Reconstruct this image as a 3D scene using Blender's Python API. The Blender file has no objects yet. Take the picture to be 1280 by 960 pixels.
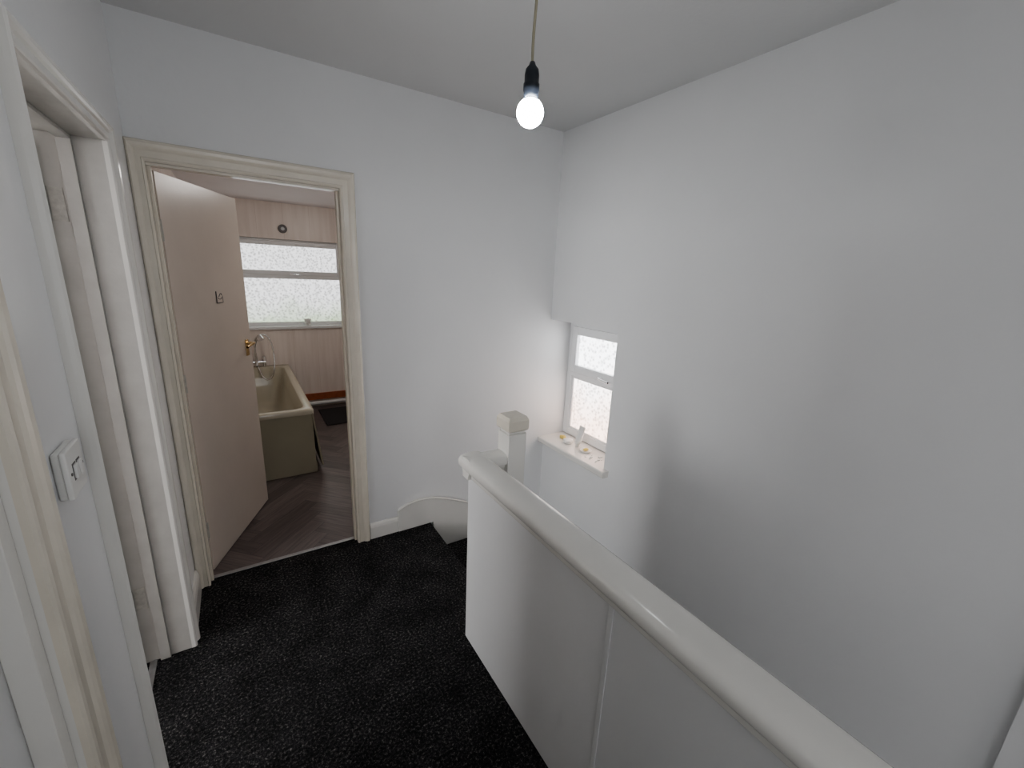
import bpy, bmesh, math, random
from mathutils import Vector, Matrix
random.seed(4)
S=bpy.context.scene
COL=S.collection
# ------------------------------------------------------------------ materials
def new_mat(name):
    m=bpy.data.materials.new(name); m.use_nodes=True
    return m,m.node_tree,m.node_tree.nodes['Principled BSDF']
def mat_simple(name,col,rough=.5,var=.03,scale=6,bump=0.0,bscale=120,metal=0,spec=.5,trans=0):
    m,nt,b=new_mat(name)
    tc=nt.nodes.new('ShaderNodeTexCoord')
    n=nt.nodes.new('ShaderNodeTexNoise'); n.inputs['Scale'].default_value=scale; n.inputs['Detail'].default_value=5
    r=nt.nodes.new('ShaderNodeValToRGB')
    r.color_ramp.elements[0].position=.3; r.color_ramp.elements[1].position=.7
    c0=[max(0,c*(1-var)) for c in col]; c1=[min(1,c*(1+var)) for c in col]
    r.color_ramp.elements[0].color=(*c0,1); r.color_ramp.elements[1].color=(*c1,1)
    nt.links.new(tc.outputs['Object'],n.inputs['Vector']); nt.links.new(n.outputs['Fac'],r.inputs['Fac'])
    nt.links.new(r.outputs['Color'],b.inputs['Base Color'])
    b.inputs['Roughness'].default_value=rough; b.inputs['Metallic'].default_value=metal
    b.inputs['Specular IOR Level'].default_value=spec
    b.inputs['Transmission Weight'].default_value=trans
    if bump>0:
        n2=nt.nodes.new('ShaderNodeTexNoise'); n2.inputs['Scale'].default_value=bscale; n2.inputs['Detail'].default_value=3
        bp=nt.nodes.new('ShaderNodeBump'); bp.inputs['Strength'].default_value=bump; bp.inputs['Distance'].default_value=.01
        nt.links.new(tc.outputs['Object'],n2.inputs['Vector']); nt.links.new(n2.outputs['Fac'],bp.inputs['Height'])
        nt.links.new(bp.outputs['Normal'],b.inputs['Normal'])
    return m
M_wall=mat_simple('paint_white_satin',(.78,.785,.79),.34,.015,2.5,.08,30)
M_ceil=mat_simple('paint_ceiling',(.71,.715,.715),.8,.015,2,.08,60)
M_gloss=mat_simple('gloss_white_paint',(.78,.765,.73),.18,.02,5,.04,25)
M_panel=mat_simple('panel_white_paint',(.74,.74,.74),.32,.015,3,.05,30)
M_jamb=mat_simple('lining_grey_shaded',(.50,.49,.46),.4,.06,14,.1,40)  # grey darkened: the doorway's recess shade is put into the colour
M_cream=mat_simple('gloss_cream_paint',(.70,.67,.60),.28,.05,7,.08,30)
M_arch=mat_simple('architrave_offwhite',(.76,.71,.62),.25,.05,9,.08,30)
M_soff=mat_simple('lining_gloss',(.80,.76,.68),.09,.03,9)
M_leaf=mat_simple('door_cream',(.66,.59,.53),.30,.03,4,.04,40)
M_upvc=mat_simple('upvc_white',(.82,.83,.84),.25,.01,4)
M_brass=mat_simple('brass',(.75,.57,.32),.22,.06,30,metal=1)
M_chrome=mat_simple('chrome',(.75,.75,.76),.14,.03,30,metal=1)
M_steel=mat_simple('hinge_painted_steel',(.50,.49,.45),.4,.15,60,.2,90)
M_alu=mat_simple('aluminium_strip',(.40,.40,.40),.45,.08,60,metal=.9)
M_black=mat_simple('black_plastic',(.02,.025,.035),.35,.1,20)
M_cord=mat_simple('cord_cream',(.40,.37,.28),.5,.05,50)
M_switch=mat_simple('switch_plastic',(.82,.82,.80),.3,.02,20)
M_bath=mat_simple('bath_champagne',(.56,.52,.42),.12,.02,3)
M_bpanel=mat_simple('bath_panel_shaded',(.39,.36,.27),.3,.04,4)  # darker than the tub: shade on the panels is painted into the colour
M_terra=mat_simple('terracotta_wood',(.40,.13,.06),.4,.15,20)
M_mat=mat_simple('dark_mat',(.035,.033,.035),.95,.4,120,.5,200)
M_bceil=mat_simple('bathroom_ceiling',(.86,.82,.83),.6,.02,3)
M_yellow=mat_simple('yellow_sponge',(.75,.6,.2),.9,.1,60,.5,200)
M_paper=mat_simple('tissue_white',(.8,.8,.78),.8,.03,20)
M_grey=mat_simple('vent_grey',(.16,.15,.15),.5,.1,20)
M_pinkroom=mat_simple('bedroom_wall',(.76,.70,.69),.7,.02,3)

def carpet():
    m,nt,b=new_mat('carpet_black_fleck')
    tc=nt.nodes.new('ShaderNodeTexCoord')
    n=nt.nodes.new('ShaderNodeTexNoise'); n.inputs['Scale'].default_value=100; n.inputs['Detail'].default_value=8; n.inputs['Roughness'].default_value=.82
    r=nt.nodes.new('ShaderNodeValToRGB'); e=r.color_ramp.elements
    e[0].position=.43; e[0].color=(.009,.009,.010,1); e[1].position=.72; e[1].color=(.55,.52,.49,1)
    k=e.new(.55); k.color=(.042,.041,.042,1)
    n3=nt.nodes.new('ShaderNodeTexNoise'); n3.inputs['Scale'].default_value=7; n3.inputs['Detail'].default_value=3
    mr=nt.nodes.new('ShaderNodeMapRange'); mr.inputs[1].default_value=.3; mr.inputs[2].default_value=.7; mr.inputs[3].default_value=.6; mr.inputs[4].default_value=1.3
    mx=nt.nodes.new('ShaderNodeMix'); mx.data_type='RGBA'; mx.blend_type='MULTIPLY'; mx.inputs[0].default_value=1
    L=nt.links.new
    L(tc.outputs['Object'],n.inputs['Vector']); L(tc.outputs['Object'],n3.inputs['Vector'])
    L(n.outputs['Fac'],r.inputs['Fac']); L(n3.outputs['Fac'],mr.inputs[0])
    L(r.outputs['Color'],mx.inputs[6]); L(mr.outputs[0],mx.inputs[7]); L(mx.outputs[2],b.inputs['Base Color'])
    bp=nt.nodes.new('ShaderNodeBump'); bp.inputs['Strength'].default_value=.8; bp.inputs['Distance'].default_value=.008
    L(n.outputs['Fac'],bp.inputs['Height']); L(bp.outputs['Normal'],b.inputs['Normal'])
    b.inputs['Roughness'].default_value=.95; b.inputs['Specular IOR Level'].default_value=.1
    return m
M_carpet=carpet()

def vinyl():
    m,nt,b=new_mat('vinyl_wood_herringbone')
    L=nt.links.new
    at=nt.nodes.new('ShaderNodeAttribute'); at.attribute_name='tone'
    uv=nt.nodes.new('ShaderNodeUVMap')
    mp=nt.nodes.new('ShaderNodeMapping'); mp.inputs['Scale'].default_value=(5,70,1); L(uv.outputs[0],mp.inputs['Vector'])
    n=nt.nodes.new('ShaderNodeTexNoise'); n.inputs['Scale'].default_value=1; n.inputs['Detail'].default_value=5; L(mp.outputs[0],n.inputs['Vector'])
    mr=nt.nodes.new('ShaderNodeMapRange'); mr.inputs[1].default_value=.3; mr.inputs[2].default_value=.7; mr.inputs[3].default_value=.75; mr.inputs[4].default_value=1.25; L(n.outputs['Fac'],mr.inputs[0])
    r=nt.nodes.new('ShaderNodeValToRGB'); e=r.color_ramp.elements
    e[0].position=0; e[0].color=(.105,.083,.080,1); e[1].position=1; e[1].color=(.175,.145,.138,1)
    L(at.outputs['Fac'],r.inputs['Fac'])
    mx=nt.nodes.new('ShaderNodeMix'); mx.data_type='RGBA'; mx.blend_type='MULTIPLY'; mx.inputs[0].default_value=1
    L(r.outputs['Color'],mx.inputs[6]); L(mr.outputs[0],mx.inputs[7]); L(mx.outputs[2],b.inputs['Base Color'])
    b.inputs['Roughness'].default_value=.36
    return m
M_vinyl=vinyl()

def bath_wall():
    m,nt,b=new_mat('bathroom_wall_panel_pink')
    L=nt.links.new
    tc=nt.nodes.new('ShaderNodeTexCoord'); mp=nt.nodes.new('ShaderNodeMapping'); mp.inputs['Scale'].default_value=(14,14,1.2)
    L(tc.outputs['Object'],mp.inputs['Vector'])
    n=nt.nodes.new('ShaderNodeTexNoise'); n.inputs['Scale'].default_value=1.6; n.inputs['Detail'].default_value=6; L(mp.outputs[0],n.inputs['Vector'])
    r=nt.nodes.new('ShaderNodeValToRGB'); e=r.color_ramp.elements
    e[0].position=.35; e[0].color=(.82,.735,.675,1); e[1].position=.65; e[1].color=(.89,.81,.755,1)
    L(n.outputs['Fac'],r.inputs['Fac'])
    sx=nt.nodes.new('ShaderNodeSeparateXYZ'); L(tc.outputs['Object'],sx.inputs[0])
    md=nt.nodes.new('ShaderNodeMath'); md.operation='PINGPONG'; md.inputs[1].default_value=.125; L(sx.outputs['X'],md.inputs[0])
    lt=nt.nodes.new('ShaderNodeMath'); lt.operation='LESS_THAN'; lt.inputs[1].default_value=.002; L(md.outputs[0],lt.inputs[0])
    mx=nt.nodes.new('ShaderNodeMix'); mx.data_type='RGBA'; L(lt.outputs[0],mx.inputs[0]); L(r.outputs['Color'],mx.inputs[6]); mx.inputs[7].default_value=(.76,.67,.61,1)
    L(mx.outputs[2],b.inputs['Base Color']); b.inputs['Roughness'].default_value=.35
    return m
M_bwall=bath_wall()

def obscured(name,strength,top,bot,zmid,zr,scale=70):
    """obscure patterned glass with daylight behind it"""
    m,nt,b=new_mat(name); L=nt.links.new
    tc=nt.nodes.new('ShaderNodeTexCoord')
    v=nt.nodes.new('ShaderNodeTexVoronoi'); v.inputs['Scale'].default_value=scale; L(tc.outputs['Object'],v.inputs['Vector'])
    n=nt.nodes.new('ShaderNodeTexNoise'); n.inputs['Scale'].default_value=5; n.inputs['Detail'].default_value=2; L(tc.outputs['Object'],n.inputs['Vector'])
    sx=nt.nodes.new('ShaderNodeSeparateXYZ'); L(tc.outputs['Object'],sx.inputs[0])
    ad=nt.nodes.new('ShaderNodeMath'); ad.operation='MULTIPLY_ADD'; L(n.outputs['Fac'],ad.inputs[0]); ad.inputs[1].default_value=.35; L(sx.outputs['Z'],ad.inputs[2])
    mr=nt.nodes.new('ShaderNodeMapRange'); mr.inputs[1].default_value=zmid-zr+.17; mr.inputs[2].default_value=zmid+zr+.17; L(ad.outputs[0],mr.inputs[0])
    mx=nt.nodes.new('ShaderNodeMix'); mx.data_type='RGBA'; L(mr.outputs[0],mx.inputs[0]); mx.inputs[6].default_value=(*bot,1); mx.inputs[7].default_value=(*top,1)
    m2=nt.nodes.new('ShaderNodeMapRange'); m2.inputs[1].default_value=0.05; m2.inputs[2].default_value=.6; m2.inputs[3].default_value=.35; m2.inputs[4].default_value=1.2; L(v.outputs['Distance'],m2.inputs[0])
    mm=nt.nodes.new('ShaderNodeMix'); mm.data_type='RGBA'; mm.blend_type='MULTIPLY'; mm.inputs[0].default_value=1; L(mx.outputs[2],mm.inputs[6]); L(m2.outputs[0],mm.inputs[7])
    L(mm.outputs[2],b.inputs['Emission Color']); b.inputs['Emission Strength'].default_value=strength
    b.inputs['Base Color'].default_value=(.5,.5,.5,1); b.inputs['Roughness'].default_value=.3
    return m
M_glassB=obscured('obscure_glass_daylight_bath',1.25,(.97,.98,1),(.50,.64,.42),1.12,.16,42)
M_glassS=obscured('obscure_glass_daylight_stair',3.6,(.97,.98,1),(.90,.66,.55),.84,.2,42)
M_glassL=obscured('net_curtain_daylight',17,(.98,.985,1),(.97,.97,.97),1.5,.3,40)
M_fillR=obscured('rear_fill_glow',3.6,(.98,.985,1),(.97,.98,1),1.5,.3,40)  # glow of the added fill pane behind the camera
M_fillF=obscured('stair_foot_fill_glow',4.5,(.98,.97,.97),(1,.97,.95),-1,.3,40)  # glow of the fill pane added down the stairwell
m,nt,b=new_mat('bulb_glow'); b.inputs['Emission Color'].default_value=(.95,.98,1,1); b.inputs['Emission Strength'].default_value=75; M_bulb=m
b.inputs['Base Color'].default_value=(.9,.9,.9,1)

# ------------------------------------------------------------------ mesh helpers
def finish(name,bm,mat,parent=None,bevel=0,seg=2,smooth=False,sub=0):
    bmesh.ops.recalc_face_normals(bm,faces=bm.faces)
    me=bpy.data.meshes.new(name); bm.to_mesh(me); bm.free()
    o=bpy.data.objects.new(name,me); COL.objects.link(o)
    if mat: me.materials.append(mat)
    if bevel>0:
        md=o.modifiers.new('bevel','BEVEL'); md.width=bevel; md.segments=seg; md.limit_method='ANGLE'; md.angle_limit=math.radians(35)
    if sub:
        md=o.modifiers.new('sub','SUBSURF'); md.levels=sub; md.render_levels=sub
    if smooth or bevel>0:
        for p in me.polygons: p.use_smooth=True
        if not smooth:
            md=o.modifiers.new('wn','WEIGHTED_NORMAL')
    if parent: o.parent=parent
    return o
def addbox(bm,x0,x1,y0,y1,z0,z1,M=None):
    vs=[bm.verts.new((x,y,z)) for x in (x0,x1) for y in (y0,y1) for z in (z0,z1)]
    for f in [(0,1,3,2),(4,6,7,5),(0,4,5,1),(2,3,7,6),(0,2,6,4),(1,5,7,3)]: bm.faces.new([vs[i] for i in f])
    if M:
        for v in vs: v.co=M@v.co
def boxes(name,bl,mat,parent=None,bevel=0,M=None,seg=2):
    bm=bmesh.new()
    for b in bl: addbox(bm,*b,M=M)
    return finish(name,bm,mat,parent,bevel,seg)
def empty(name,loc=(0,0,0)):
    e=bpy.data.objects.new(name,None); e.empty_display_size=.1; COL.objects.link(e); e.location=(0,0,0); return e
def cyl(name,p0,p1,r0,mat,parent=None,r1=None,seg=24,bevel=0,smooth=True):
    p0=Vector(p0);p1=Vector(p1);r1=r0 if r1 is None else r1
    bm=bmesh.new(); d=p1-p0
    bmesh.ops.create_cone(bm,cap_ends=True,segments=seg,radius1=r0,radius2=r1,depth=d.length)
    M=Matrix.Translation((p0+p1)/2)@d.to_track_quat('Z','Y').to_matrix().to_4x4()
    bmesh.ops.transform(bm,matrix=M,verts=bm.verts)
    o=finish(name,bm,mat,parent,bevel)
    return o
def tube(name,pts,r,mat,parent=None,kind='NURBS'):
    c=bpy.data.curves.new(name,'CURVE'); c.dimensions='3D'; c.bevel_depth=r; c.bevel_resolution=4; c.resolution_u=12
    s=c.splines.new(kind); s.points.add(len(pts)-1)
    for i,p in enumerate(pts): s.points[i].co=(*p,1)
    if kind=='NURBS': s.use_endpoint_u=True; s.order_u=4
    o=bpy.data.objects.new(name,c); COL.objects.link(o); c.materials.append(mat)
    if parent: o.parent=parent
    return o
def revolve(name,prof,center,mat,parent=None,seg=32):
    bm=bmesh.new(); rings=[]
    for r,z in prof:
        rings.append([bm.verts.new((center[0]+max(r,1e-4)*math.cos(2*math.pi*i/seg),center[1]+max(r,1e-4)*math.sin(2*math.pi*i/seg),center[2]+z)) for i in range(seg)])
    for a,b in zip(rings,rings[1:]):
        for i in range(seg): bm.faces.new((a[i],a[(i+1)%seg],b[(i+1)%seg],b[i]))
    bm.faces.new(rings[0]); bm.faces.new(rings[-1])
    return finish(name,bm,mat,parent,smooth=True)
def extrude_profile(name,prof,axis,a0,a1,mat,parent=None,bevel=0,M=None,smooth=False):
    bm=bmesh.new()
    def mk(p,a):
        if axis=='Y': return (p[0],a,p[1])
        if axis=='X': return (a,p[0],p[1])
        return (p[0],p[1],a)
    A=[bm.verts.new(mk(p,a0)) for p in prof]; B=[bm.verts.new(mk(p,a1)) for p in prof]
    n=len(prof)
    bm.faces.new(A); bm.faces.new(B)
    for i in range(n): bm.faces.new((A[i],A[(i+1)%n],B[(i+1)%n],B[i]))
    if M: bmesh.ops.transform(bm,matrix=M,verts=bm.verts)
    return finish(name,bm,mat,parent,bevel,smooth=smooth)
PROF=[(0,0),(0,.013),(.06,.018),(.14,.020),(.2,.015),(.5,.0155),(.58,.021),(.68,.025),(.82,.027),(.94,.022),(1,.012),(1,0)]
def architrave(name,pL,pR,z0,zT,wL,wR,wT,to_world,mat,parent=None):
    bm=bmesh.new(); rows=[]
    for u,v in PROF:
        rows.append([bm.verts.new(to_world(pL-u*wL,z0,v)),bm.verts.new(to_world(pL-u*wL,zT+u*wT,v)),
                     bm.verts.new(to_world(pR+u*wR,zT+u*wT,v)),bm.verts.new(to_world(pR+u*wR,z0,v))])
    n=len(rows)
    for i in range(n):
        a=rows[i];b=rows[(i+1)%n]
        for k in range(3): bm.faces.new((a[k],a[k+1],b[k+1],b[k]))
    bm.faces.new([r[0] for r in rows]); bm.faces.new([r[3] for r in rows])
    return finish(name,bm,mat,parent)

# ------------------------------------------------------------------ dimensions
XL,XR,YB,ZC=-.309,1.87,2.387,2.527
YR=-1.6      # rear of hall
BT=.10       # back wall thickness
WT=.150      # left wall thickness
DL,DR,DH=-.2545,.484,2.0045
LY0,LY1,LH=1.218,1.965,1.985   # left opening
NY0,NY1=.11,.868               # nearer door
WY0,WZ0,WZ1=1.744,.437,1.336   # stair window opening
ZL=-2.7
# ------------------------------------------------------------------ shell
boxes('wall_back',[(XL-WT,DL-.02,YB,YB+BT,0,ZC),(DR+.02,XR+.3,YB,YB+BT,ZL,ZC),(DL-.02,DR+.02,YB,YB+BT,DH+.02,ZC)],M_wall)
boxes('wall_right',[(XR,XR+.27,YR,WY0,ZL,ZC),(XR,XR+.27,WY0,YB,ZL,WZ0),(XR,XR+.27,WY0,YB,WZ1,ZC),(XR-.02,XR,YR,-.02,ZL,ZC)],M_wall)
boxes('wall_left',[(XL-WT,XL,LY1+.02,YB,0,ZC),(XL-WT,XL,LY0-.02,LY1+.02,LH+.02,ZC),(XL-WT,XL,NY1+.02,LY0-.02,0,ZC),
                   (XL-WT,XL,NY0-.02,NY1+.02,LH+.02,ZC),(XL-WT,XL,YR,NY0-.02,0,ZC)],M_wall)
boxes('wall_rear',[(XL-WT,XR+.27,YR-.1,YR,ZL,ZC)],M_wall)
boxes('ceiling',[(XL-WT,XR+.27,YR-.1,YB+BT,ZC,ZC+.1)],M_ceil)
NX=.955
extrude_profile('floor',[(XL-WT-.005,YR),(.80,YR),(.80,1.34),(NX,1.34),(NX,YB),(DR,YB),(DR,YB+.04),(DL,YB+.04),(DL,YB),(XL-WT-.005,YB)],'Z',-.2,0,M_carpet,bevel=.012)
boxes('wall_stairwell',[(.745,.795,YR,YB,ZL,-.2)],M_wall)
boxes('floor_lower',[(.8,XR,YR,YB,ZL-.1,ZL)],M_carpet)
st=empty('staircase')
def poly_step(name,pts,ztop,th=.2):
    bm=bmesh.new()
    A=[bm.verts.new((x,y,ztop)) for x,y in pts]; B=[bm.verts.new((x,y,ztop-th)) for x,y in pts]
    bm.faces.new(A); bm.faces.new(B); n=len(pts)
    for i in range(n): bm.faces.new((A[i],A[(i+1)%n],B[(i+1)%n],B[i]))
    return finish(name,bm,M_carpet,st,bevel=.01)
xe=1.845; ye=YB-.024
c=(NX+.004,1.53)
poly_step('winder_1',[c,(NX+.004,ye),(1.42,ye)],-.2)
poly_step('winder_2',[c,(1.42,ye),(xe,ye),(xe,2.05)],-.4)
poly_step('winder_3',[c,(xe,2.05),(xe,1.5)],-.6)
for i in range(9):
    poly_step('tread_%d'%(i+1),[(.8,1.5-.225*i),(xe,1.5-.225*i),(xe,1.5-.225*(i+1)),(.8,1.5-.225*(i+1))],-.8-.2*i)
sp=[(.735,.0),(.735,.150),(.76,.165),(.80,.180),(.86,.190),(.92,.188),(.98,.178),(1.05,.155),(1.12,.125),(1.20,.09),(1.32,.02),(1.5,-.10),(1.87,-.36),(1.87,-.75),(.97,-.75),(.97,0)]
extrude_profile('trim_1',sp,'Y',YB-.022,YB,M_gloss,bevel=.003)
bp_=[(x,YB-.024,z) for x,z in sp[1:13]]
tube('trim_2',bp_,.006,M_gloss,kind='POLY')
def skirt_prof(h,t): return [(0,0),(t,0),(t,h*.75),(t*.75,h*.9),(t*.35,h),(0,h)]
extrude_profile('baseboard_back',[(YB-a,b) for a,b in skirt_prof(.10,.016)],'X',.56,.735,M_gloss)
extrude_profile('baseboard_left',[(XL+a,b) for a,b in skirt_prof(.12,.016)],'Y',2.03,YB-.03,M_gloss)

# ------------------------------------------------------------------ bathroom door
d1=empty('door_1')
architrave('architrave',DL,DR,0,DH,.056,.074,.08,lambda p,z,v:(p,YB-v,z),M_arch,d1)
boxes('lining',[(DL-.02,DL,YB-.002,YB+BT+.01,0,DH+.02),(DR,DR+.02,YB-.002,YB+BT+.01,0,DH+.02),
                (DL,DL+.012,YB+.02,YB+.055,0,DH),(DR-.012,DR,YB+.02,YB+.055,0,DH)],M_arch,d1,bevel=.002)
boxes('lining_head',[(DL,DR,YB-.002,YB+BT+.01,DH,DH+.02),(DL,DR,YB+.0,YB+.055,DH-.010,DH)],M_soff,d1,bevel=.001)
boxes('threshold',[(DL,DR,YB+.035,YB+.06,0,.005)],M_alu,d1,bevel=.002)
LFm=Matrix.Translation((DL+.012,YB+BT+.005,0))@Matrix.Rotation(math.radians(66.5),4,'Z')
leafW=.745
boxes('leaf',[(0,leafW,0,.036,.008,DH-.012)],M_leaf,d1,bevel=.002,M=LFm)
def LP(x,y,z): return tuple(LFm@Vector((x,y,z)))
for s,y0 in ((-1,0),(1,.036)):
    boxes('handle_plate',[(leafW-.085,leafW-.045,min(y0,y0+s*.005),max(y0,y0+s*.005),1.06,1.16)],M_brass,d1,bevel=.002,M=LFm)
    cyl('handle_stem',LP(leafW-.065,y0,1.14),LP(leafW-.065,y0+s*.045,1.14),.009,M_brass,d1)
    tube('handle_lever',[LP(leafW-.065,y0+s*.045,1.14),LP(leafW-.09,y0+s*.05,1.142),LP(leafW-.13,y0+s*.048,1.138),LP(leafW-.165,y0+s*.046,1.13)],.008,M_brass,d1)
boxes('latch_plate',[(leafW,leafW+.002,.008,.028,1.07,1.19)],M_brass,d1,M=LFm)
for z in (.25,1.05,1.75):
    cyl('hinge',(DL+.008,YB+BT+.008,z-.045),(DL+.008,YB+BT+.008,z+.045),.007,M_steel,d1)
sg=empty('bathroom_door_sign')
sx=.415;sz=1.44
boxes('plate',[(sx-.032,sx+.032,-.003,0,sz-.03,sz+.03)],M_leaf,sg,M=LFm,bevel=.001)
boxes('frame',[(sx-.034,sx-.030,-.004,0,sz-.034,sz+.03),(sx-.034,sx+.034,-.004,0,sz-.034,sz-.030),(sx+.030,sx+.034,-.004,0,sz-.034,sz+.005)],M_grey,sg,M=LFm)
tube('bath_symbol',[LP(sx-.02,-.004,sz-.004),LP(sx-.012,-.004,sz-.016),LP(sx+.012,-.004,sz-.016),LP(sx+.02,-.004,sz-.004)],.0018,M_grey,sg)
tube('shower_symbol',[LP(sx-.01,-.004,sz),LP(sx+.004,-.004,sz+.018),LP(sx+.018,-.004,sz+.024),LP(sx+.022,-.004,sz+.008)],.0018,M_grey,sg)

# ------------------------------------------------------------------ left door (open into bedroom)
d2=empty('door_2')
architrave('architrave',LY0,LY1,0,LH,.02,.06,.058,lambda p,z,v:(XL+v,p,z),M_gloss,d2)
boxes('lining',[(XL-WT-.005,XL+.002,LY1,LY1+.02,0,LH+.02),(XL-WT-.005,XL+.002,LY0-.02,LY0,0,LH+.02),(XL-WT-.005,XL+.002,LY0,LY1,LH,LH+.02),
                (XL-.105,XL-.07,LY1-.012,LY1,0,LH),(XL-.105,XL-.07,LY0,LY0+.012,0,LH),(XL-.105,XL-.07,LY0,LY1,LH-.012,LH)],M_jamb,d2,bevel=.002)
LFm2=Matrix.Translation((XL-WT-.012,LY1-.006,0))@Matrix.Rotation(math.radians(184),4,'Z')
boxes('leaf',[(0,.74,0,.036,.008,LH-.015)],M_cream,d2,bevel=.002,M=LFm2)
for z in (.31,1.78):
    cyl('hinge_knuckle',(XL-WT-.006,LY1-.010,z-.05),(XL-WT-.006,LY1-.010,z+.05),.008,M_steel,d2)
    boxes('hinge_flap',[(XL-WT+.002,XL-.112,LY1-.003,LY1,z-.05,z+.05)],M_steel,d2,bevel=.001)
boxes('threshold',[(XL-WT+.01,XL-WT+.035,LY0,LY1,0,.005)],M_alu,d2,bevel=.002)
d3=empty('door_3')
architrave('architrave',NY0,NY1,0,LH,.075,.088,.075,lambda p,z,v:(XL+v*.8,p,z),M_arch,d3)
boxes('lining',[(XL-.12,XL+.002,NY1-.0,NY1+.02,0,LH+.02),(XL-.12,XL+.002,NY0-.02,NY0,0,LH+.02),(XL-.12,XL+.002,NY0,NY1,LH,LH+.02),
                (XL-.045,XL-.01,NY1-.035,NY1,0,LH),(XL-.045,XL-.01,NY0,NY0+.035,0,LH)],M_gloss,d3,bevel=.002)
boxes('leaf',[(XL-.085,XL-.045,NY0+.003,NY1-.003,.008,LH-.004)],M_panel,d3,bevel=.002)

sw=empty('light_switch')
cy,cz=1.065,1.235
boxes('back_box',[(XL,XL+.012,cy-.043,cy+.043,cz-.046,cz+.046)],M_switch,sw,bevel=.004)
boxes('face_plate',[(XL+.012,XL+.021,cy-.044,cy+.044,cz-.047,cz+.047)],M_switch,sw,bevel=.003)
for k in (-.012,.012):
    boxes('rocker',[(XL+.021,XL+.026,cy+k-.008,cy+k+.008,cz-.014,cz+.014)],M_switch,sw,bevel=.002)
    boxes('rocker_surround',[(XL+.0205,XL+.0215,cy+k-.0098,cy+k+.0098,cz-.0165,cz+.0165)],M_grey,sw)
for k in (-.032,.032):
    cyl('screw',(XL+.020,cy+k,cz),(XL+.0225,cy+k,cz),.003,M_grey,sw)

# ------------------------------------------------------------------ balustrade
bal=empty('balustrade')
PX,PY,PZ=.742,1.433,.865
nx,ny=.923,1.39
hw=.043
boxes('panel',[(PX,.79,YR,PY,0,PZ),(.79,nx-hw,PY-.045,PY,0,PZ)],M_panel,bal,bevel=.004)
for y in (.611,-.6):
    boxes('cover_strip',[(PX-.003,PX,y-.008,y+.008,0,PZ-.03)],M_panel,bal,bevel=.001)
def rail_prof(cx):
    return [(-.030,-.040),(-.030,-.022),(-.038,-.014),(-.038,-.004),(-.052,.0),(-.055,.012),(-.055,.026),(-.050,.036),(-.040,.043),(-.025,.047),(0,.049),(.025,.047),(.040,.043),(.050,.036),(.055,.026),(.055,.012),(.052,0),(.040,-.004),(.040,-.012),(.030,-.018),(.030,-.040)]
RC=.755
extrude_profile('handrail',[(RC+a,PZ+b) for a,b in rail_prof(0)],'Y',YR,PY+.012,M_gloss,bal,smooth=False,bevel=.003)
extrude_profile('handrail_return',[(PY-.035+a*.8,PZ+b-.001) for a,b in rail_prof(0)],'X',RC-.045,nx-hw+.002,M_gloss,bal,bevel=.003)
boxes('newel_shaft',[(nx-hw,nx+hw,ny-hw,ny+hw,.002,.995)],M_gloss,bal,bevel=.003)
boxes('newel_neck',[(nx-.037,nx+.037,ny-.037,ny+.037,.99,1.008)],M_gloss,bal)
def cap():
    bm=bmesh.new(); lv=[(.037,1.003),(.047,1.011),(.049,1.015),(.049,1.052),(.041,1.068)]
    rs=[]
    for h,z in lv: rs.append([bm.verts.new((nx+a*h,ny+b*h,z)) for a,b in ((-1,-1),(1,-1),(1,1),(-1,1))])
    for a,b in zip(rs,rs[1:]):
        for i in range(4): bm.faces.new((a[i],a[(i+1)%4],b[(i+1)%4],b[i]))
    bm.faces.new(rs[0]); bm.faces.new(rs[-1])
    return finish('newel_cap',bm,M_arch,bal)
cap()

# ------------------------------------------------------------------ stair window
w=empty('window_1')
X0,X1=2.055,2.115
y0,y1,z0,z1=WY0,YB,.462,1.315
def rect_frame(name,y0,y1,z0,z1,t,x0,x1,mat,par,bevel=.004):
    return boxes(name,[(x0,x1,y0,y0+t,z0,z1),(x0,x1,y1-t,y1,z0,z1),(x0,x1,y0+t,y1-t,z0,z0+t),(x0,x1,y0+t,y1-t,z1-t,z1)],mat,par,bevel=bevel)
rect_frame('outer_frame',y0,y1,z0,z1,.055,X0,X1,M_upvc,w)
boxes('transom',[(X0,X1,y0+.05,y1-.05,.92,.965)],M_upvc,w,bevel=.004)
rect_frame('top_sash',y0+.03,y1-.045,.955,z1-.025,.058,X0-.018,X0+.03,M_upvc,w,.006)
rect_frame('bottom_bead',y0+.04,y1-.048,z0+.04,.93,.026,X0+.006,X0+.03,M_upvc,w,.004)
boxes('pane',[(X0+.018,X0+.022,y0+.05,y1-.06,z0+.05,.93),(X0+.012,X0+.016,y0+.06,y1-.07,.99,z1-.05)],M_glassS,w)
boxes('handle_base',[(X0-.028,X0-.018,2.0,2.04,.965,.985)],M_upvc,w,bevel=.002)
tube('handle',[(X0-.028,2.02,.975),(X0-.045,2.02,.975),(X0-.048,2.00,.972),(X0-.045,1.92,.965)],.007,M_chrome,w)
extrude_profile('sill',[(X0+.02,WZ0),(X0+.02,WZ0+.022),(XR-.045,WZ0+.022),(XR-.052,WZ0+.016),(XR-.052,WZ0-.014),(XR-.045,WZ0-.02),(XR,WZ0-.02),(XR,WZ0)],'Y',WY0-.045,YB,M_gloss,w,bevel=.003)
boxes('wall_window_outer',[(XR+.27,XR+.3,WY0-.2,YB+.1,.2,1.6)],M_wall)
zs=WZ0+.022
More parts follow.
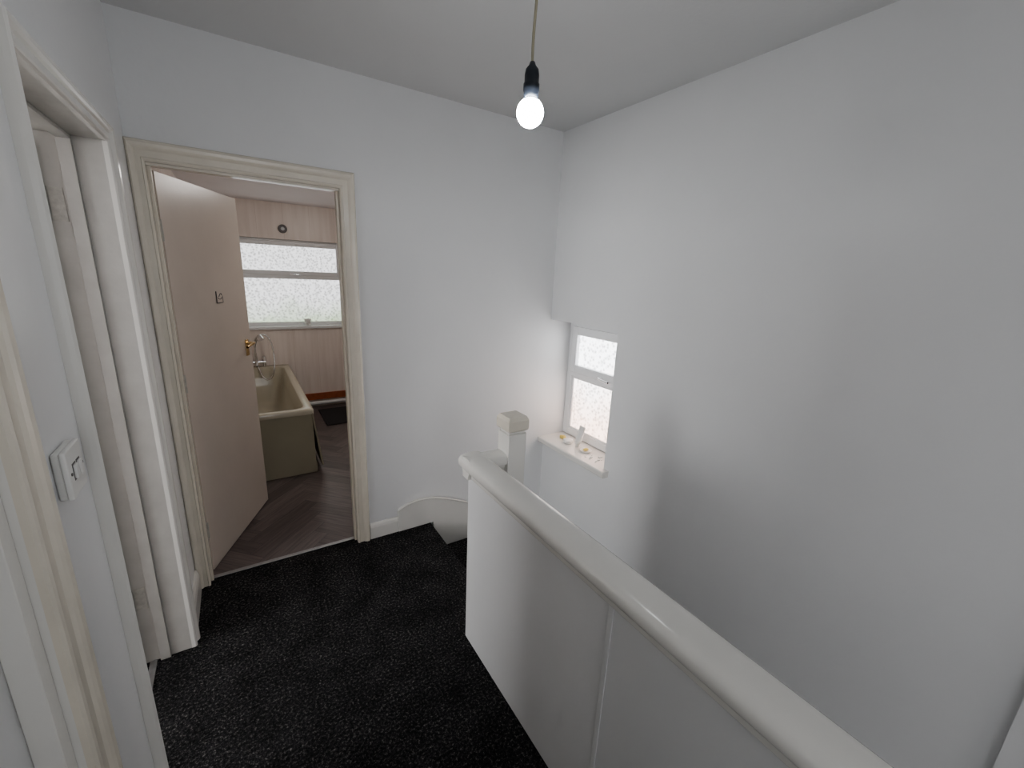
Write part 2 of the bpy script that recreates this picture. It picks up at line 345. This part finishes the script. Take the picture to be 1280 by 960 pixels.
def blob(name,c,s,mat,parent,seed,amp=.3,sub=2):
    bm=bmesh.new(); bmesh.ops.create_icosphere(bm,subdivisions=sub,radius=1)
    rr=random.Random(seed)
    for v in bm.verts:
        k=1+rr.uniform(-amp,amp); v.co=Vector((v.co.x*s[0]*k,v.co.y*s[1]*k,v.co.z*s[2]*k))+Vector(c)
        v.co.z=max(v.co.z,zs+.0005)
    return finish(name,bm,mat,parent)
tb=empty('lotion_tube')
bm=bmesh.new(); n=20; rs=[]
for t,rx,ry in [(0,.014,.014),(.024,.014,.014),(.025,.023,.023),(.06,.026,.023),(.11,.028,.013),(.155,.030,.002)]:
    rs.append([bm.verts.new((1.955+ry*math.cos(2*math.pi*i/n)+.12*t,2.10+rx*math.sin(2*math.pi*i/n)-.15*t,zs+t)) for i in range(n)])
for a,b2 in zip(rs,rs[1:]):
    for i in range(n): bm.faces.new((a[i],a[(i+1)%n],b2[(i+1)%n],b2[i]))
bm.faces.new(rs[0]); bm.faces.new(rs[-1]); finish('body',bm,M_paper,tb,smooth=True)
blob('crumpled_tissue',(1.94,2.18,zs+.012),(.035,.035,.022),M_paper,None,3)
blob('sponge',(1.965,2.27,zs+.01),(.022,.03,.014),M_yellow,None,5,.12)
tr=empty('soap_dish')
revolve('dish',[(.0,.0),(.03,0),(.042,.012),(.040,.013),(.028,.004),(0,.004)],(1.95,2.0,zs),M_paper,tr,24)
blob('soap',(1.95,2.0,zs+.016),(.022,.016,.009),M_yellow,tr,8,.08)
bm=bmesh.new()
rr=random.Random(7)
for i in range(14):
    x=rr.uniform(1.88,2.03); y=rr.uniform(1.83,1.95); s_=rr.uniform(.003,.009)
    addbox(bm,x-s_,x+s_,y-s_*.7,y+s_,zs,zs+s_*.8)
finish('plaster_crumbs',bm,M_paper)

# ------------------------------------------------------------------ pendant
pl=empty('pendant_light')
bx,by,bz=.672,1.0,2.03
revolve('ceiling_rose',[(.0,0),(.05,0),(.048,-.012),(.025,-.028),(.008,-.034),(0,-.034)],(bx+.004,by,ZC),M_switch,pl)
tube('cord',[(bx+.004,by,ZC-.03),(bx+.001,by+.002,2.4),(bx+.010,by,2.28),(bx-.004,by,2.2),(bx,by,2.125)],.0035,M_cord,pl)
revolve('lamp_holder',[(0,.108),(.006,.108),(.009,.10),(.016,.092),(.018,.08),(.018,.062),(.020,.060),(.020,.045),(.018,.042),(.018,.030),(0,.030)],(bx,by,bz),M_black,pl)
revolve('bulb_collar',[(0,.034),(.014,.034),(.015,.026),(.020,.018),(.0,.018)],(bx,by,bz),M_switch,pl)
prof=[(0,.026),(.018,.024)]+[(.034*math.sin(math.radians(a)),.034*math.cos(math.radians(a))-.003) for a in range(40,181,10)]
revolve('bulb',prof,(bx,by,bz),M_bulb,pl)

# ------------------------------------------------------------------ bathroom
BX0,BX1,BY0,BY1,BZ=-.30,1.75,YB+BT,5.30,2.245
boxes('wall_bathroom_left',[(BX0-.1,BX0,BY0,BY1,0,BZ)],M_bwall)
boxes('wall_bathroom_right',[(BX1,BX1+.1,BY0,BY1,0,BZ)],M_bwall)
wx0,wx1,wz0,wz1=.0,1.09,.955,1.885
boxes('wall_bathroom_far',[(BX0-.1,wx0,BY1,BY1+.25,0,BZ),(wx1,BX1+.1,BY1,BY1+.25,0,BZ),(wx0,wx1,BY1,BY1+.25,0,wz0),(wx0,wx1,BY1,BY1+.25,wz1,BZ)],M_bwall)
boxes('ceiling_bathroom',[(BX0-.1,BX1+.1,BY0,BY1+.25,BZ,BZ+.08)],M_bceil)
bm=bmesh.new(); uvl=bm.loops.layers.uv.new('UVMap'); tl=bm.loops.layers.float_color.new('tone')
wpl=.10; npl=5; Lp=wpl*npl; g=.0008; rr=random.Random(11)
R45=Matrix.Rotation(math.radians(45),3,'Z')
def plank(x0,x1,y0,y1,horiz):
    cx,cyy=(x0+x1)/2,(y0+y1)/2
    pc=R45@Vector((cx,cyy,0))+Vector((.7,3.9,0))
    if not(BX0-.6<pc.x<BX1+.6 and YB-.6<pc.y<BY1+.6): return
    vs=[]
    for x,y in ((x0+g,y0+g),(x1-g,y0+g),(x1-g,y1-g),(x0+g,y1-g)):
        q=R45@Vector((x,y,0))+Vector((.7,3.9,0)); vs.append(bm.verts.new((q.x,q.y,.002)))
    fc=bm.faces.new(vs); t=rr.random(); ou=rr.random()*9; ov=rr.random()*9
    for lp,(x,y) in zip(fc.loops,((x0,y0),(x1,y0),(x1,y1),(x0,y1))):
        lp[uvl].uv=((x-x0)+ou,(y-y0)+ov) if horiz else ((y-y0)+ou,(x-x0)+ov)
        lp[tl]=(t,t,t,1)
for k in range(-40,41):
    for q in range(-5,6):
        o=q*2*Lp
        plank(k*wpl+o,k*wpl+Lp+o,k*wpl,(k+1)*wpl,True)
        plank(k*wpl+Lp+o,(k+1)*wpl+Lp+o,(k+1)*wpl-Lp,(k+1)*wpl,False)
for co_,no in (((BX0,0,0),(-1,0,0)),((BX1,0,0),(1,0,0)),((0,YB+.045,0),(0,-1,0)),((0,BY1,0),(0,1,0))):
    bmesh.ops.bisect_plane(bm,geom=bm.verts[:]+bm.edges[:]+bm.faces[:],plane_co=co_,plane_no=no,clear_outer=True)
bmesh.ops.recalc_face_normals(bm,faces=bm.faces)
for fc in bm.faces:
    if fc.normal.z<0: fc.normal_flip()
me=bpy.data.meshes.new('floor_bathroom'); bm.to_mesh(me); bm.free(); me.materials.append(M_vinyl)
fb=bpy.data.objects.new('floor_bathroom',me); COL.objects.link(fb)
sub_=boxes('floor_bathroom_base',[(BX0-.1,BX1+.1,YB+.045,BY1+.1,-.1,.0005)],M_black); sub_.parent=fb
w2=empty('window_2')
def xz_frame(name,x0,x1,z0,z1,t,ya,yb,mat,par,bevel=.004):
    return boxes(name,[(x0,x0+t,ya,yb,z0,z1),(x1-t,x1,ya,yb,z0,z1),(x0+t,x1-t,ya,yb,z0,z0+t),(x0+t,x1-t,ya,yb,z1-t,z1)],mat,par,bevel=bevel)
ya,yb=BY1+.06,BY1+.13
xz_frame('outer_frame',wx0,wx1,wz0,wz1,.05,ya,yb,M_upvc,w2)
boxes('transom',[(wx0+.05,wx1-.05,ya,yb,1.475,1.53)],M_upvc,w2,bevel=.004)
xz_frame('top_sash',wx0+.03,wx1-.03,1.515,wz1-.02,.045,ya-.015,ya+.03,M_upvc,w2,.006)
boxes('pane',[(wx0+.05,wx1-.05,ya+.02,ya+.024,wz0+.05,1.475),(wx0+.07,wx1-.07,ya+.012,ya+.016,1.555,wz1-.06)],M_glassB,w2)
boxes('sill',[(wx0-.03,wx1+.03,BY1-.03,ya,wz0-.02,wz0+.008)],M_upvc,w2,bevel=.003)
tube('handle',[(.52,ya-.015,1.53),(.52,ya-.045,1.53),(.56,ya-.048,1.528),(.62,ya-.045,1.525)],.007,M_chrome,w2)
boxes('outside_block',[(wx0-.05,wx1+.05,BY1+.2,BY1+.26,wz0-.1,wz1+.1)],M_wall,w2)
revolve('cup_on_sill',[(0,0),(.03,0),(.036,.075),(.033,.075),(.028,.006),(0,.006)],(.665,BY1+.015,wz0+.009),M_paper)
vt=empty('extractor_vent')
cyl('ring',(.487,BY1-.001,1.99),(.487,BY1-.018,1.99),.043,M_grey,vt,bevel=.003)
cyl('core',(.487,BY1-.018,1.99),(.487,BY1-.024,1.99),.018,M_alu,vt)
boxes('baseboard_bathroom',[(.46,BX1,BY1-.022,BY1,.085,.165)],M_terra,bevel=.004)
cyl('waste_pipe',(.45,BY1-.035,.05),(BX1,BY1-.035,.05),.022,M_upvc)
boxes('bath_mat',[(.68,1.15,4.55,5.12,.002,.014)],M_mat,bevel=.005)
cl=empty('added_ceiling_fill')  # fill lamp added out of view behind the door head to brighten the bathroom
m,nt,b=new_mat('fill_dome_glow'); b.inputs['Emission Color'].default_value=(1,.96,.92,1); b.inputs['Emission Strength'].default_value=34; b.inputs['Base Color'].default_value=(.9,.9,.88,1)
revolve('base',[(0,0),(.15,0),(.15,-.02),(0,-.02)],(.95,3.6,BZ),M_upvc,cl)
revolve('dome',[(0,-.02),(.14,-.02),(.135,-.045),(.11,-.07),(.06,-.085),(0,-.09)],(.95,3.6,BZ),m,cl)
bt=empty('bathtub')
bx0,bx1,byy0,byy1,bz_=BX0+.005,.43,3.475,5.285,.54
def rrect(x0,x1,y0,y1,r,n=6):
    pts=[]
    for cx,cy_,a0 in ((x1-r,y1-r,0),(x0+r,y1-r,90),(x0+r,y0+r,180),(x1-r,y0+r,270)):
        for i in range(n+1):
            a=math.radians(a0+90*i/n); pts.append((cx+r*math.cos(a),cy_+r*math.sin(a)))
    return pts
bm=bmesh.new(); rings=[]
for (dx,dy0,dy1,z,r) in [(0,0,0,.500,.015),(0,0,0,.532,.015),(.004,.004,.004,.540,.015),(.055,.055,.10,.540,.09),(.064,.066,.11,.530,.09),(.085,.10,.13,.40,.10),(.12,.19,.16,.20,.11),(.17,.30,.22,.14,.12)]:
    rings.append([bm.verts.new((x,y,z)) for x,y in rrect(bx0+dx,bx1-dx,byy0+dy0,byy1-dy1,r)])
n=len(rings[0])
for a,b2 in zip(rings,rings[1:]):
    for i in range(n): bm.faces.new((a[i],a[(i+1)%n],b2[(i+1)%n],b2[i]))
bm.faces.new(rings[-1]); tub=finish('tub',bm,M_bath,bt,smooth=True)
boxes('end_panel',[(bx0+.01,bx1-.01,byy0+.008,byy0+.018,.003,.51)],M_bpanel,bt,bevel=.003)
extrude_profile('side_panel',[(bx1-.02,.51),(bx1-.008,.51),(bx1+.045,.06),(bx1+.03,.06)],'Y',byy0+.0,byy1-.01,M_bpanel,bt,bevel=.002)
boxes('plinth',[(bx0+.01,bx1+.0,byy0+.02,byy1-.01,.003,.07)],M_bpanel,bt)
tp=empty('bath_mixer_tap')
ty=byy1-.055
for dx in (-.075,.075):
    cyl('pillar',(.12+dx,ty,.54),(.12+dx,ty,.60),.016,M_chrome,tp)
    cyl('tap_head',(.12+dx,ty,.60),(.12+dx,ty,.655),.024,M_chrome,tp,r1=.018)
cyl('body',(.03,ty,.595),(.21,ty,.595),.017,M_chrome,tp)
tube('spout',[(.12,ty,.60),(.12,ty-.06,.62),(.12,ty-.12,.61),(.12,ty-.14,.575)],.013,M_chrome,tp)
cyl('diverter',(.12,ty,.60),(.12,ty,.69),.012,M_chrome,tp)
cyl('cradle',(.12,ty,.69),(.12,ty,.78),.009,M_chrome,tp)
tube('handset',[(.12,ty,.76),(.12,ty-.02,.83),(.14,ty-.05,.88),(.17,ty-.09,.88)],.012,M_chrome,tp)
cyl('shower_head',(.165,ty-.085,.895),(.18,ty-.11,.85),.02,M_chrome,tp,r1=.036)
tube('hose',[(.12,ty-.02,.76),(.15,ty-.03,.90),(.24,ty-.06,.91),(.28,ty-.10,.80),(.29,ty-.14,.62),(.26,ty-.16,.44),(.18,ty-.14,.40),(.14,ty-.08,.50),(.12,ty-.02,.60)],.008,M_chrome,tp)

# ------------------------------------------------------------------ bedroom beyond the left door
RX0=-3.3; RXE=XL-WT
boxes('wall_bedroom_far',[(RX0,RXE,YB+.1,YB+.2,0,ZC)],M_pinkroom)
boxes('wall_bedroom_near',[(RX0,RXE,-.6,-.5,0,ZC)],M_pinkroom)
boxes('wall_bedroom_outer',[(RX0-.1,RX0,-.6,.2,0,ZC),(RX0-.1,RX0,2.1,YB+.2,0,ZC),(RX0-.1,RX0,.2,2.1,0,.9),(RX0-.1,RX0,.2,2.1,2.15,ZC)],M_pinkroom)
boxes('ceiling_bedroom',[(RX0-.1,RXE,-.6,YB+.2,ZC,ZC+.1)],M_ceil)
boxes('floor_bedroom',[(RX0-.1,RXE-.005,-.6,YB+.2,-.1,-.002)],M_carpet)
w3=empty('window_3')
def yz(name,y0,y1,z0,z1,t,x0,x1): return rect_frame(name,y0,y1,z0,z1,t,x0,x1,M_upvc,w3)
yz('outer_frame',.2,2.1,.9,2.15,.06,RX0-.08,RX0-.02)
boxes('mullion',[(RX0-.08,RX0-.02,1.12,1.18,.96,2.09)],M_upvc,w3)
boxes('pane',[(RX0-.05,RX0-.045,.26,1.12,.96,2.09),(RX0-.05,RX0-.045,1.18,2.04,.96,2.09)],M_glassL,w3)
w4=empty('fill_pane_rear')  # unseen pane added on the rear wall as fill light for the hall
xz_frame('outer_frame',-.27,.73,.9,2.2,.06,YR,YR+.04,M_upvc,w4)
boxes('pane',[(-.21,.67,YR+.01,YR+.015,.96,2.14)],M_fillR,w4)
# unseen glowing pane added at the stair foot to lift the lower walls
w5=empty('fill_pane_stair_foot')
xz_frame('outer_frame',.95,1.75,-1.5,-.3,.06,YR,YR+.04,M_upvc,w5)
boxes('pane',[(1.01,1.69,YR+.01,YR+.015,-1.44,-.36)],M_fillF,w5)

# ------------------------------------------------------------------ world, camera
wd=bpy.data.worlds.new('world'); S.world=wd; wd.use_nodes=True
wd.node_tree.nodes['Background'].inputs[0].default_value=(.9,.93,1,1); wd.node_tree.nodes['Background'].inputs[1].default_value=.6
cam=bpy.data.cameras.new('camera'); co=bpy.data.objects.new('camera',cam); COL.objects.link(co)
f,yaw,p,r=528.07,.5799,.2531,.0460
cam.sensor_width=36; cam.lens=f/1280*36; cam.clip_start=.02
fw=Vector((math.sin(yaw)*math.cos(p),math.cos(yaw)*math.cos(p),-math.sin(p)))
ri=Vector((math.cos(yaw),-math.sin(yaw),0)); up=ri.cross(fw)
R=ri*math.cos(r)+up*math.sin(r); U=up*math.cos(r)-ri*math.sin(r)
Mx=Matrix((R,U,-fw)).transposed().to_4x4(); Mx.translation=Vector((0,0,1.63))
co.matrix_world=Mx
S.camera=co
S.view_settings.view_transform='AgX'
S.view_settings.look='AgX - Medium High Contrast'
S.view_settings.exposure=-.2
